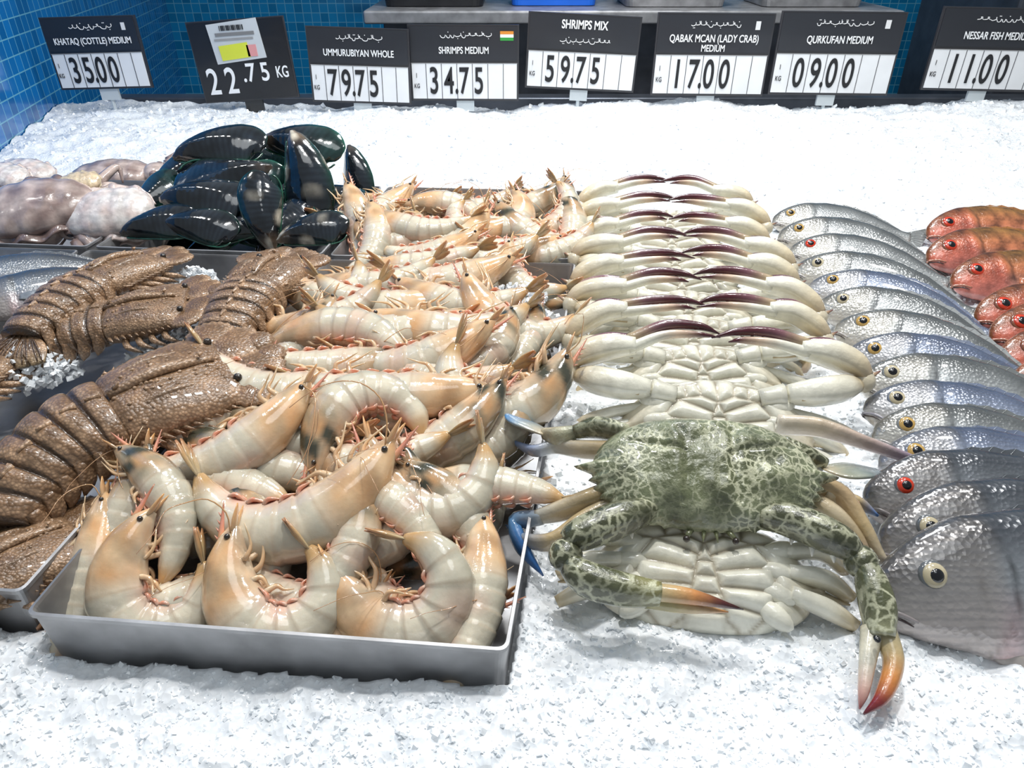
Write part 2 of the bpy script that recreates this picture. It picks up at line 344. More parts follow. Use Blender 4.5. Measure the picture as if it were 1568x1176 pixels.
A=[ # u,v,z,rz,curl,flip,dark,scale,tilt
(126,888,.014,84,0,0,0,1.,30),(175,800,.032,75,0,0,1,1.,30),(250,880,.024,-25,4,1,0,1.24,40),(424,885,.024,2,4,1,0,1.32,40),(606,890,.024,36,4,1,0,1.34,40),(722,920,.012,80,0,0,0,1.05,30),
(478,952,-.006,5,2,0,0,1.05,35),(235,775,.045,118,1,0,1,1.,35),(515,835,.030,66,1,0,1,1.,35),(690,800,.03,120,1,0,1,1.,30),
(455,752,.050,8,2,0,0,1.5,38),(320,745,.036,170,0,0,1,1.1,25),(650,725,.050,0,3,1,0,1.3,35),(735,752,.042,174,0,0,0,1.0,20),(348,672,.058,28,1,0,0,1.3,32),(385,835,.018,110,1,0,1,1.,30),
(555,655,.056,200,3,0,1,1.25,30),(335,612,.058,55,1,0,0,1.1,25),(775,578,.060,-8,3,0,1,1.45,38),(598,597,.064,-4,0,0,0,1.35,25),(440,582,.064,-10,1,0,0,1.4,26),
(640,535,.064,8,1,0,0,1.3,28),(715,622,.045,15,1,1,1,1.1,20),(520,520,.060,165,1,0,0,1.3,25),(670,655,.045,25,1,0,1,1.2,25),(750,660,.035,40,1,0,1,1.,30),
(500,625,.048,-15,0,1,1,1.2,20),(590,780,.035,60,2,0,1,1.,35),(600,800,.036,135,1,0,1,.95,30),(400,700,.040,-15,0,1,1,1.2,20),
(495,430,.058,10,3,1,0,1.2,30),(590,455,.062,-5,1,0,0,1.3,25),(575,425,.058,8,1,1,0,1.2,25),(690,415,.062,5,1,0,0,1.3,28),(700,452,.062,-12,1,1,0,1.3,28),
(785,475,.058,-20,2,1,0,1.3,30),(690,492,.062,8,1,1,0,1.4,25),(490,480,.058,20,1,1,0,1.2,28),(600,492,.064,0,1,0,0,1.3,25),(640,403,.055,8,0,1,0,1.2,25),
(735,530,.055,50,1,0,1,1.1,25),(806,415,.048,-50,2,1,0,1.1,25),(520,555,.056,5,0,0,1,1.2,25),(670,565,.055,-15,1,1,0,1.2,25),(560,700,.042,10,0,1,1,1.1,25),(455,520,.05,60,0,0,1,1.1,20),(800,520,.04,70,0,0,1,1.,20),(430,650,.05,-20,1,1,1,1.1,20)]
for (u,v,z,rz,c,fl,dk,sc,ti) in A: put(pileA,G(u,v,z),rz,c,fl,dk,sc,ti,random.uniform(-10,10))
fill(pileE,TR['E'],3,4,.01,.04,1.)
E=[(595,350,.05,10,3,1,0),(570,315,.055,30,1,0,0),(640,340,.06,-10,1,1,0),(660,378,.045,5,1,0,0),(690,355,.05,20,2,0,0),(735,335,.055,-30,3,0,0),(768,322,.06,20,4,0,0),
(720,312,.055,10,1,1,0),(820,350,.045,-30,1,1,1),(840,330,.045,60,2,1,0),(790,372,.045,0,1,0,0),(840,378,.04,20,1,1,0),(560,368,.045,80,1,0,0),(545,345,.045,100,0,0,0),(740,385,.045,5,1,1,0),(862,352,.035,75,1,0,1),(620,310,.05,0,1,1,0),(800,308,.045,15,1,0,1),(860,320,.03,80,0,0,1),(690,325,.055,160,1,0,0)]
for (u,v,z,rz,c,fl,dk) in E: put(pileE,G(u,v,z),rz,c,fl,dk,random.uniform(1.1,1.25),28,random.uniform(-8,8))
# ---------------------------------------------------------------- mussels
def mussel(name,v):
    mb=MB(); N=60; t=np.linspace(0,1,N)**.9; t[0]=0
    h=.0300*np.interp(t,[0,.02,.06,.15,.35,.55,.72,.84,.92,.97,.99,1],[.05,.18,.30,.48,.76,.94,1,.92,.73,.48,.28,.05])*(1+.0022*np.sin(t*95))
    h=np.convolve(np.pad(h,2,'edge'),np.ones(5)/5,'valid')
    w=.0185*np.interp(t,[0,.02,.08,.2,.42,.7,.88,.97,1],[.08,.3,.62,.9,1,.78,.48,.22,.04]); w=np.convolve(np.pad(w,2,'edge'),np.ones(5)/5,'valid')*(1+.004*np.sin(t*95))
    P=np.stack([(t-.5)*.105,.30*h-.006+.004*np.sin(t*math.pi),0*t],1)
    blk=np.array([.008,.011,.017]); grn=np.array([.005,.075,.045]); brn=np.array([.30,.20,.12]); wh=np.array([.6,.55,.45])
    def col(tt,p):
        e=abs(np.sin(p))[...,None]**12; c=blk*(1-e)+grn*e*(1.6 if v==2 else .6)
        if v==2: c=c+grn*.7*np.clip(tt-.45,0,1)[...,None]
        q=np.clip(.20-tt,0,1)[...,None]*4*(.9 if v else .25); c=c*(1-np.clip(q,0,1))+brn*np.clip(q,0,1)
        st=(.5+.5*np.sin(tt*95+np.cos(p)*2))[...,None]*.010; c=c+st*np.array([.6,.9,1.1])
        if v==1:
            m=(np.clip(np.sin(tt*9+1.5)*np.cos(p*2+.6)-.35,0,1)*2.)[...,None]; m=np.clip(m,0,1)*np.clip((.75-tt)*4,0,1)[...,None]; c=c*(1-m)+wh*m
        return c
    mb.sweep(P,w,h,(0,0,1),col,44,pw=1.5)
    q=P[4:-1].copy(); q[:,1]-=h[4:-1]*.985; mb.sweep(q,.0012,.0012,(0,0,1),(.02,.10,.06),6)
    return mb.mesh(name,[m_mussel])
MU=[mussel('mussel_shell_mesh',v) for v in range(3)]
mp=empty('mussel_pile'); ci=0
for (u,v,z,rz,ti,ro,kd,sc) in [(335,230,.115,8,35,0,0,1.25),(460,226,.11,-16,30,15,2,1.2),(463,272,.088,-82,58,10,1,1.30),(543,270,.055,-84,60,20,0,.95),(345,268,.09,186,40,0,0,1.30),
 (318,310,.07,-8,45,-15,0,1.25),(240,303,.055,60,40,0,2,.9),(245,347,.05,8,35,0,0,1.0),(305,350,.05,-12,40,0,0,.95),(408,325,.065,95,60,20,1,1.),(478,357,.045,10,40,0,1,.9),
 (522,306,.05,-25,25,0,2,.9),(385,292,.07,30,40,20,2,1.),(375,350,.04,30,30,0,0,.9),(270,275,.07,48,40,0,0,1.),(440,345,.04,60,30,0,0,.9),(520,335,.035,20,30,0,2,.9),(400,240,.085,-5,25,0,2,1.2),(430,300,.05,20,20,0,0,1.2),(330,330,.04,0,20,0,0,1.1),(250,325,.035,20,20,0,0,1.)]:
    ci+=1; obj('mussel_%d'%ci,MU[kd],mp,M4(rot('X',R(ti))@rot('Z',R(rz))@rot('X',R(ro)),G(u,v,z),sc))
for i in range(14):
    x,y=bil(TR['C'],random.uniform(.15,.85),random.uniform(.2,.85)); ci+=1
    obj('mussel_%d'%ci,MU[0],mp,M4(rot('X',R(20))@rot('Z',R(random.uniform(0,360))),(x,y,.01+random.uniform(0,.02)),.9))
# ---------------------------------------------------------------- slipper lobsters
def lobster(name,bend,seed):
    mb=MB(); br=np.array([.29,.165,.085]); lt=np.array([.55,.35,.21]); dk=np.array([.07,.04,.022])
    N=40; t=np.linspace(0,1,N); P=np.stack([0*t,t*.088,.004+0*t],1)
    w=np.interp(t,[0,.06,.3,.7,.93,1],[.030,.036,.0405,.045,.043,.035])*(1+.035*(((t*11)%1)))
    h=np.interp(t,[0,.1,.4,.8,1],[.015,.019,.021,.015,.008])
    def cc(tt,p):
        e=abs(np.cos(p))[...,None]**5
        nz=(.5+.5*np.sin(tt*23+p*5+seed)*np.sin(p*9+tt*12))[...,None]
        return br*(1-e)+lt*e*.9+(lt-br)*nz*.45-np.array([.08,.05,.03])*(1-nz)*.6
    mb.sweep(P,w,h,(1,0,0),cc,40,pw=2.3)
    mb.limb([(0,.004,.022),(0,.04,.026),(0,.08,.017)],[.004,.005,.003],lt*.8,n=8,flat=.8,side=(1,0,0))
    for j in range(5): mb.limb([(0,.01+.015*j,.025),(0,.014+.015*j,.030-.001*j)],[.0025,.0004],lt,sub=2,n=6,side=(1,0,0))
    for s in(-1,1):
        mb.limb([(s*.018,.006,.018),(s*.021,.04,.021),(s*.020,.075,.013)],[.002,.003,.002],lt*.8,n=6)
        mb.ell((s*.026,.086,.012),(.0035,.0035,.0035),(.01,.01,.01),n=10,m=7)
        for (cx,cyy,rr) in((s*.018,.104,.020),(s*.038,.093,.018),(s*.010,.120,.011)):
            n=54; th=np.arange(n)/n*2*math.pi; rad=rr*(1+.16*((th*9/math.pi)%1)); V=[];C=[]
            for f,zz in((.0,.0045),(.55,.004),(.93,.0018),(1.,0),(.9,-.002),(0,-.003)):
                V+= [[cx+f*rad[i]*math.cos(th[i]),cyy+f*rad[i]*math.sin(th[i])*1.05,.006+zz] for i in range(n)]; C+=[(br if f<.8 else lt).tolist()]*n
            Fc=[(a*n+i,a*n+(i+1)%n,(a+1)*n+(i+1)%n,(a+1)*n+i) for a in range(5) for i in range(n)]
            mb.add(V,[f[::-1] for f in Fc],np.array(C))
        for j in range(4):
            mb.limb([(s*.03,.02+.014*j,-.004),(s*.052,.026+.014*j,-.004),(s*.058,.04+.014*j,-.012)],[.0045,.0035,.001],[br,lt,dk],n=7,sub=4)
        for j in range(12):
            y=.008+.0068*j; mb.limb([(s*.040,y,.004),(s*.0495,y+.006,.005)],[.0026,.0003],lt,sub=2,n=5)
    rg=np.random.default_rng(seed)
    for _ in range(90): # tubercles on the shield
        a=rg.uniform(-1,1); y=rg.uniform(.006,.084); hh=np.interp(y/.088,[0,.1,.4,.8,1],[.015,.019,.021,.015,.008]); wd=.038
        z=.004+hh*(1-abs(a)**2.3)**(1/2.3); mb.ell((a*wd,y,z),(.0016,.0018,.0014),lt*rg.uniform(.7,1.1),n=7,m=5)
    N=100; t=np.linspace(0,1,N); ang=-math.pi/2+bend*t**1.2; P=np.zeros((N,3)); st=.104/N
    P[:,0]=np.cumsum(np.cos(ang))*st; P[:,1]=.004+np.cumsum(np.sin(ang))*st; P[:,2]=.004-.014*t**2
    ph=(t*6)%1; w=np.interp(t,[0,.2,.8,1],[.034,.0365,.027,.022])*(.96+.08*(1-ph)); h=np.interp(t,[0,.3,1],[.020,.022,.014])*(.86+.22*np.clip(np.sin(math.pi*np.clip(ph*1.08,0,1)),0,1)**.5)
    def ca(tt,p):
        q=((tt*6)%1)[...,None]; c=br*.95+(lt-br)*np.clip(1-abs(q-.66)*6,0,1)*1.+(lt-br)*.35*(.5+.5*np.sin(p*11+tt*30))[...,None]; return np.where((q>.82)|(q<.05),dk*1.2,c)
    T=nrm(np.gradient(P,axis=0)); side=np.cross(T,[0,0,1]); mb.sweep(P,w,h,side,ca,34,pw=2.2)
    for j in range(6):
        i=int((j+.45)/6*(N-1))
        for s in(-1,1):
            b=P[i]+side[i]*s*w[i]*.88; mb.limb([b+[0,0,.005],b+side[i]*s*.005+T[i]*.004-[0,0,.008],b+side[i]*s*.004+T[i]*.010-[0,0,.018]],[.007,.0065,.0008],[br,lt,lt],sub=4,n=8,flat=.5,side=T[i])
        if j<5: mb.limb([P[i]+[0,0,h[i]*.95]-T[i]*.004,P[i]+[0,0,h[i]*1.04]+T[i]*.006],[.003,.001],lt,sub=3,n=6,side=side[i])
    e=P[-1]
    for j in range(-2,3):
        d=nrm(T[-1]+side[-1]*j*.42); b=e+side[-1]*j*.006
        mb.limb([b,b+d*.018-[0,0,.004],b+d*.034-[0,0,.010]],[.006,.011,.006],[br,lt,(.42,.30,.16)],sub=6,n=12,flat=.22,side=np.cross([0,0,1],d))
        for q in(-1,0,1):
            mb.limb([b+[0,0,.002],b+d*.020+side[-1]*q*.005-[0,0,.001],b+d*.033+side[-1]*q*.006-[0,0,.008]],[.0008,.0011,.0006],dk*2,sub=3,n=5)
    return mb.mesh(name,[m_lob])
def place(name,me,head,tail,roll=0,sc=1.,frac=.5):
    head=np.array(head);tail=np.array(tail); y=nrm(head-tail); x=nrm(np.cross(y,[0,0,1])); z=np.cross(x,y)
    Rm=np.stack([x,y,z],1)@rot('Y',R(roll)); return obj(name,me,None,M4(Rm,head*frac+tail*(1-frac),sc))
LB=[lobster('slipper_lobster_mesh',b,i) for i,b in enumerate([.9,.2,.0,-.3])]
place('slipper_lobster',LB[0],G(330,575,.068),G(40,700,.055),10,1.12,frac=.42)
place('slipper_lobster',LB[1],G(300,465,.060),G(80,520,.035),5,.92,frac=.40)
place('slipper_lobster',LB[2],G(440,400,.058),G(325,520,.062),0,.98,frac=.50)
place('slipper_lobster',LB[1],G(240,400,.055),G(20,500,.06),-5,.98,frac=.5)
place('slipper_lobster',LB[2],G(40,860,.02),G(-140,960,.02),0,.8)
place('slipper_lobster',LB[3],G(-30,560,.03),G(-230,700,.03),0,.95)
# ---------------------------------------------------------------- belly-up crabs
WH=np.array([.82,.80,.68]); CR=np.array([.68,.54,.32]); MAR=np.array([.085,.010,.018]); PUR=np.array([.28,.12,.15])
def segd(x,y,a,b):
    a=np.array(a,float);b=np.array(b,float); d=b-a; t=np.clip(((x-a[0])*d[0]+(y-a[1])*d[1])/max(d@d,1e-12),0,1); return np.hypot(x-a[0]-t*d[0],y-a[1]-t*d[1])
def bellycrab(name,claws=True,seed=0,legs=True):
    rg=np.random.default_rng(seed); mb=MB()
    nth=168; th=np.arange(nth)/nth*2*math.pi; cx_,sx_=np.cos(th),np.sin(th)
    wd=.074 if claws else .068
    ax=wd*np.sign(cx_)*abs(cx_)**.9; ay=np.where(sx_>0,.036,.040)*np.sign(sx_)*abs(sx_)**.95
    kk=1+.12*np.exp(-((np.minimum(th,2*math.pi-th))/.07)**2)+.12*np.exp(-((th-math.pi)/.07)**2)
    Gv=[]
    for s in(-1,1):
        Gv+= [((s*.013,-.036),(s*.0035,.004)),((s*.0035,.004),(0,.012)),
              ((s*.004,.004),(s*.030,.016)),((s*.006,-.006),(s*.041,.003)),((s*.008,-.015),(s*.042,-.012)),((s*.010,-.024),(s*.036,-.026)),((s*.012,-.032),(s*.024,-.038)),
              ((s*.030,.016),(s*.041,.003)),((s*.041,.003),(s*.042,-.012)),((s*.042,-.012),(s*.036,-.026)),((s*.036,-.026),(s*.024,-.038)),
              ((0,.012),(s*.012,.018)),((s*.012,.018),(s*.015,.036)),((s*.012,.018),(s*.030,.016)),((s*.030,.016),(s*.052,.022)),((s*.015,.030),(s*.036,.030)),((s*.041,.003),(s*.066,.0)),((s*.042,-.012),(s*.060,-.018)),((s*.023,.017),(s*.024,.030))]
    Gv+=[((0,.012),(0,.036)),((-.0045,.0),(.0045,.0)),((-.0065,-.009),(.0065,-.009)),((-.009,-.019),(.009,-.019)),((-.0115,-.029),(.0115,-.029))]
    V=[];C=[];rs=list(np.linspace(.02,1,46))
    for r_ in rs:
        k=1+(kk-1)*max(0,(r_-.7)/.3); x=ax*r_*k; y=ay*r_*k+.002-.010*abs(x/.074)**2
        d=np.min([segd(x,y+.010*abs(x/.074)**2,*g) for g in Gv],axis=0)
        z=.017*max(0,1-r_**2.6)**.6+.0050*(1-np.exp(-(d/.0030)**1.3))*(1-r_**6)
        V.append(np.stack([x,y,z],1)); g=np.exp(-(d/.0012)**2)[:,None]
        e=np.clip(abs(x)/.075-.55,0,1)[:,None]*1.4; c=WH+(CR-WH)*e; C.append(c*(1-.75*g)+np.array([.26,.20,.11])*.75*g)
    for r_ in(.97,.75,.3):
        V.append(np.stack([ax*r_,ay*r_+.002-.010*abs(ax*r_/.074)**2,0*ax-.016*(1-r_**2)**.5-.002],1)); C.append(np.tile([.30,.32,.24],(nth,1)))
    nr=len(V); Fc=[(i*nth+j,(i+1)*nth+j,(i+1)*nth+(j+1)%nth,i*nth+(j+1)%nth) for i in range(nr-1) for j in range(nth)]
    Fc.append(tuple(range(nth))); Fc.append(tuple((nr-1)*nth+j for j in range(nth-1,-1,-1)))
    mb.add(np.vstack(V),Fc,np.vstack(C))
    for s in(-1,1):
        mb.limb([(s*.062,-.008,0),(s*.088,-.014,.001)],[.006,.0006],[WH,CR],sub=3,n=8)
        for j in range(4):
            y0=.012-.013*j; mb.ell((s*(.046-.002*j),y0,.012-.001*j),(.013,.0066,.007),WH*.97,rot('Z',R(s*(16-18*j))))
            if not claws and j<3:
                mb.limb([(s*.050,y0,.012),(s*.072,y0+.002-.004*j,.013-.003*j),(s*.088,y0-.006-.004*j,.004)],[.0066,.0078,.005],[WH,WH*.9+CR*.1,CR],sub=5,n=10,flat=.7,pw=2.5)
            if legs:
                o=rg.uniform(-.004,.004)
                mb.limb([(s*.050,y0,.006),(s*.082,y0-.008+o,.004-.003*j),(s*.104-s*.008*j,y0-.016+o,-.006),(s*.094,y0-.034,-.012),(s*.080,y0-.050,-.018)],[.0058,.0066,.006,.004,.001],[WH,WH*.95,CR,(.55,.45,.5),(.3,.2,.4)],sub=5,n=9,flat=.65,pw=2.5)
        if claws:
            o=rg.uniform(-.005,.005,4); q_=WH*.8+CR*.2; lw=rg.uniform(.92,1.1)
            mb.limb([(s*.032,.018,.014),(s*.050,.021,.017)],[.0080,.0092],[WH,WH],sub=4,n=12,flat=.9)
            mb.limb([(s*.052,.021,.017),(s*.072,.0225,.019),(s*.094,.028,.016),(s*.106,.032,.013)],[.0082,.0112*lw,.0108*lw,.0070],[WH,WH,q_,CR],sub=6,n=14,flat=.82,pw=3.)
            mb.limb([(s*.060,.014,.023),(s*.080,.016,.023),(s*.098,.024,.019)],[.0008,.0016,.0008],CR*.8,sub=5,n=6)
            mb.ell((s*.112,.037,.012),(.0088,.0098,.0085),q_*.6+CR*.4,n=12,m=8)
            mb.limb([(s*.116,.040,.012),(s*.126,.046,.012)],[.003,.0004],[CR,MAR*2],sub=2,n=6)
            pr=[(s*.113,.040,.013),(s*.103,.048+o[0]*.3,.018),(s*.084,.0545+o[0],.023),(s*.062,.056+o[0],.025)]
            mb.limb(pr,[.0068,.0102*lw,.0106*lw,.0074],[CR*.8+PUR*.2,WH*.3+CR*.7,q_,WH],sub=6,n=14,flat=.78,pw=3.6)
            off=np.array([0,-.003,.006]); mb.limb([np.array(p)+off*q for p,q in zip(pr,(.6,1.2,1.2,.8))],[.0015,.0020,.0020,.0015],[CR,WH,WH],sub=6,n=6)
            off=np.array([0,.0065,.003]); mb.limb([np.array(p)+off*q for p,q in zip(pr,(.8,1.25,1.25,.8))],[.0014,.0026,.0030,.0028],[CR*.6+PUR*.4,CR*.3+PUR*.7,PUR*.8,MAR],sub=6,n=6)
            mb.limb([(s*.068,.0600+o[0],.026),(s*.040,.0660+o[1],.030),(s*.014,.0650+o[1],.032),(s*-.006+o[2],.059+o[1],.032)],[.0056,.0052,.0038,.0005],[CR*.8,PUR*.7,MAR,MAR*.8,MAR*.5],sub=7,n=10,flat=.85)
            mb.limb([(s*.068,.0525+o[0],.026),(s*.042,.0570+o[1],.030),(s*.018,.0580+o[1],.032),(s*.002+o[3],.056+o[1],.032)],[.0055,.0046,.0030,.0005],[WH,WH,(.62,.45,.32),MAR,MAR*.6],sub=7,n=10,flat=.85)
            for q in range(6): mb.limb([(s*(.058-.008*q),.0570+o[0]*.6+.0010*q,.0285+.0005*q),(s*(.057-.008*q),.0605+o[0]*.6+.0010*q,.029)],[.0015,.0004],WH,sub=2,n=5)
    return mb.mesh(name,[m_crabw])
BC=[bellycrab('crab_mesh',True,i) for i in range(8)]
rows=[(1018,304,.046,4,1.14),(1028,332,.046,-3,1.17),(1028,360,.046,3,1.12),(1044,392,.046,-4,1.18),(1048,424,.046,2,1.15),(1062,462,.046,-4,1.19),(1068,505,.046,3,1.16),(1096,560,.052,-1,1.2)]
for i,(u,v,z,a,sc) in enumerate(rows):
    p=G(u,v,z); Rm=rot('Z',R(a-3))@rot('X',R(30+(i*37%9)-4)); obj('crab',BC[i%8],None,M4(Rm,p-Rm@np.array([0,.052,.02]),sc))
bm=bellycrab('crab_mesh',False,9,False)
obj('crab',bm,None,M4(rot('Z',R(-6))@rot('X',R(22)),G(1072,876,.014),1.12))
# ---------------------------------------------------------------- blue swimming crab (dorsal side up)
mb=MB(); a,bf,bb=.080,.045,.045
C0=G(1080,722,.068); RB=rot('Z',R(-4))@rot('X',R(28)); RB=np.array(RB)
nth=200; th=np.arange(nth)/nth*2*math.pi; cx=np.cos(th); sx=np.sin(th)
rx=a*np.sign(cx)*abs(cx)**1.0; ry=np.where(sx<0,bf*np.sign(sx)*abs(sx)**.95,bb*np.sign(sx)*abs(sx)**1.05)
front=(sx<-.02)&(sx>-.93); dang=np.mod(th-math.pi,math.pi); saw=((dang/math.pi*22)%1)
k=1+np.where(front,.07*(1-abs(saw*2-1)),0)+.17*np.exp(-((np.minimum(abs(th),abs(th-2*math.pi)))/.05)**2)+.17*np.exp(-((th-math.pi)/.05)**2)
k=k*(1-.10*np.exp(-((th-math.pi/2)/.4)**2))
V=[];C=[];rr=list(np.linspace(.03,1,24))
for r_ in rr:
    kk=1+(k-1)*max(0,(r_-.75)/.25); z=.021*(1-r_**2.4)**.7 if r_<1 else 0
    x=rx*r_*kk; y=ry*r_*kk
    zz=z+.0030*vnoise(x+5,y+5,.013,31)*2*(1-r_**4)+.0014*vnoise(x,y,.005,32)
    zz-= .0032*np.exp(-((abs(x)-.016-.15*(y**2)/.04)/.003)**2)*(r_<.7)
    zz-= .0022*np.exp(-((y-.004-.25*abs(x))/.0025)**2)*(abs(x)>.015)*(r_<.85)
    V.append(np.stack([x,y,zz],1)); dkc=np.array([.14,.155,.075]); c2=np.array([.19,.21,.12])
    m=np.clip((r_-.35)/.5,0,1); C.append(np.tile(dkc*(1-m)+c2*m,(nth,1)))
nt_=len(rr)
for r_ in(.94,.7,.3):
    z=-.014*(1-r_**2)**.5; V.append(np.stack([rx*r_,ry*r_,0*rx+z-.002],1)); C.append(np.tile([.6,.57,.45],(nth,1)))
V=np.vstack(V); nr=nt_+3; Fc=[(i*nth+j,(i+1)*nth+j,(i+1)*nth+(j+1)%nth,i*nth+(j+1)%nth) for i in range(nr-1) for j in range(nth)]
Fc.append(tuple(range(nth))); Fc.append(tuple((nr-1)*nth+j for j in range(nth-1,-1,-1)))
mb.add(V@RB.T+C0,Fc,np.vstack(C),0)
loc=lambda x,y,z: RB@np.array([x,y,z])+C0
OL=np.array([.075,.08,.04]); TAN=np.array([.48,.36,.19]); BLU=np.array([.04,.17,.46]); 
for s in(-1,1):
    mb.limb([loc(s*.012,-.043,-.001),loc(s*.016,-.049,.002)],[.0022,.0016],OL*2,sub=2,n=7,mi=1); mb.ell(loc(s*.0165,-.051,.002),(.0024,.0024,.0024),(.03,.02,.015),mi=1,n=10,m=7)
    mb.limb([loc(s*.004,-.045,.0),loc(s*.005,-.052,.0)],[.0018,.0003],OL*3,sub=2,n=5,mi=1)
    for j in range(3): mb.ell(loc(s*(.010+.016*j),-.033+.003*j,-.013),(.011,.008,.006),(.45,.42,.30),RB,mi=1)
def seg(pts,rad,col,**k): mb.limb(pts,rad,col,n=16,sub=7,**k)
seg([G(1000,778,.056),G(950,795,.058),G(890,818,.056),G(868,832,.052)],[.008,.0125,.0115,.008],OL,mi=2,flat=.85,pw=2.5)
mb.ell(G(866,850,.048),(.0115,.012,.011),OL,mi=2); seg([G(862,855,.045),G(846,842,.05)],[.003,.0004],WH,mi=1)
seg([G(866,858,.046),G(895,885,.044),G(950,902,.042),G(1010,910,.040)],[.008,.0120,.0115,.0085],[OL*1.2,OL*1.2,OL*1.3,(.3,.28,.12)],mi=2,flat=.8,pw=2.5)
TIP=[(.50,.46,.28),(.60,.42,.2),(.55,.24,.08),(.10,.02,.02),(.03,.01,.01)]
seg([G(990,905,.043),G(1060,914,.040),G(1138,933,.030)],[.0060,.0050,.0006],TIP,mi=1)
seg([G(990,917,.036),G(1050,929,.031),G(1115,937,.026)],[.0062,.0045,.0005],[(.3,.28,.12),(.5,.42,.2),(.65,.46,.25),(.5,.2,.05)],mi=1)
seg([G(1165,790,.056),G(1215,798,.058),G(1280,826,.056),G(1308,846,.050)],[.008,.0120,.0115,.008],OL,mi=2,flat=.85,pw=2.5)
mb.ell(G(1318,860,.046),(.0110,.012,.011),OL,mi=2); seg([G(1326,860,.045),G(1347,858,.05)],[.003,.0004],WH,mi=1)
seg([G(1322,862,.046),G(1335,895,.042),G(1345,935,.034),G(1348,975,.026)],[.008,.0110,.0120,.0095],[OL*1.2,OL*1.2,OL*1.6,(.3,.3,.18)],mi=2,flat=.85,pw=2.5)
seg([G(1354,965,.026),G(1368,1015,.020),G(1352,1065,.014),G(1322,1094,.008)],[.0074,.0062,.0045,.0006],[(.40,.38,.24),(.6,.46,.24),(.62,.24,.06),(.25,.03,.03),(.10,.01,.02)],mi=1)
seg([G(1335,965,.026),G(1328,1015,.020),G(1322,1060,.014),G(1316,1086,.008)],[.0068,.0050,.0032,.0005],[(.6,.56,.42),(.68,.64,.52),(.6,.36,.3),(.25,.02,.03)],mi=1)
mb.ell(G(1343,978,.036),(.0022,.003,.0015),(.01,.01,.01),mi=1,n=10,m=6)
for (u,v,du,dv) in[(965,805,3,20),(935,815,-1,18),(1215,812,-4,22),(1245,828,-2,24),(1275,842,2,20),(905,828,-6,14)]:
    seg([G(u,v,.05),G(u+du,v+dv,.044)],[.0040,.0004],[(.5,.5,.4),(.85,.82,.75)],mi=1)
def leg(p,r,c,**k):
    mb.limb([G(*q) for q in p],r,c,n=12,sub=6,mi=k.get('mi',1),flat=.62,pw=2.6)
PAL=(.60,.50,.34)
leg([(960,665,.074),(915,655,.068),(880,662,.062)],[.008,.0095,.006],OL*1.3,mi=2); leg([(885,662,.06),(855,668,.056),(832,664,.052)],[.0065,.008,.005],[(.4,.42,.3),PAL],mi=2)
mb.limb([G(838,666,.052),G(815,655,.050),G(795,645,.048),G(780,636,.046)],[.007,.0165,.017,.003],[PAL,(.36,.42,.42),(.08,.25,.5),(.3,.38,.45)],n=18,sub=6,flat=.2,mi=1,side=(.5,-1,.3))
leg([(935,690,.06),(890,688,.052),(850,684,.045),(815,690,.04),(778,672,.03)],[.008,.0078,.0062,.005,.001],[TAN,PAL,(.6,.6,.55),(.35,.42,.6),BLU])
leg([(945,745,.055),(905,765,.05),(860,782,.04),(822,792,.033)],[.0075,.0092,.0085,.006],[TAN,TAN*.8,PAL,(.5,.5,.45)]); leg([(830,792,.034),(790,800,.026),(798,835,.018),(832,882,.008)],[.006,.0080,.0075,.0008],[(.4,.45,.5),(.12,.28,.5),BLU,(.03,.12,.35)])
leg([(940,770,.048),(890,800,.04),(845,830,.03),(800,825,.022),(775,805,.018)],[.0075,.0085,.0075,.005,.0012],[PAL,TAN,TAN,(.3,.38,.5),BLU])
leg([(1195,680,.07),(1232,700,.064),(1262,712,.058)],[.008,.0095,.006],OL*1.4,mi=2)
mb.limb([G(1258,716,.056),G(1285,722,.054),G(1312,720,.052),G(1342,720,.050)],[.006,.0155,.0175,.006],[PAL,(.36,.37,.28),(.22,.26,.25),(.3,.36,.40)],n=18,sub=6,flat=.2,mi=1,side=(0,-1,.4))
leg([(1235,740,.058),(1285,760,.05),(1320,810,.038),(1345,850,.028),(1372,880,.02)],[.008,.0095,.008,.005,.001],[TAN,(.45,.32,.18),TAN,PAL,(.2,.25,.4)])
leg([(1225,760,.052),(1270,790,.045),(1310,830,.035),(1335,870,.03)],[.008,.0105,.008,.004],[TAN,PAL,TAN*.7,(.3,.2,.18)])
leg([(1190,650,.05),(1255,655,.05),(1330,680,.045),(1400,705,.035),(1455,727,.03)],[.009,.0085,.006,.004,.0008],[(.7,.62,.5),(.62,.5,.36),(.5,.38,.33),(.25,.2,.3),(.12,.1,.2)])
leg([(1260,760,.05),(1310,770,.045),(1345,790,.04)],[.007,.006,.001],[PAL,TAN,BLU])
obj('blue_swimming_crab',mb.mesh('blue_swimming_crab',[m_retic,m_crabw,m_reticl]))
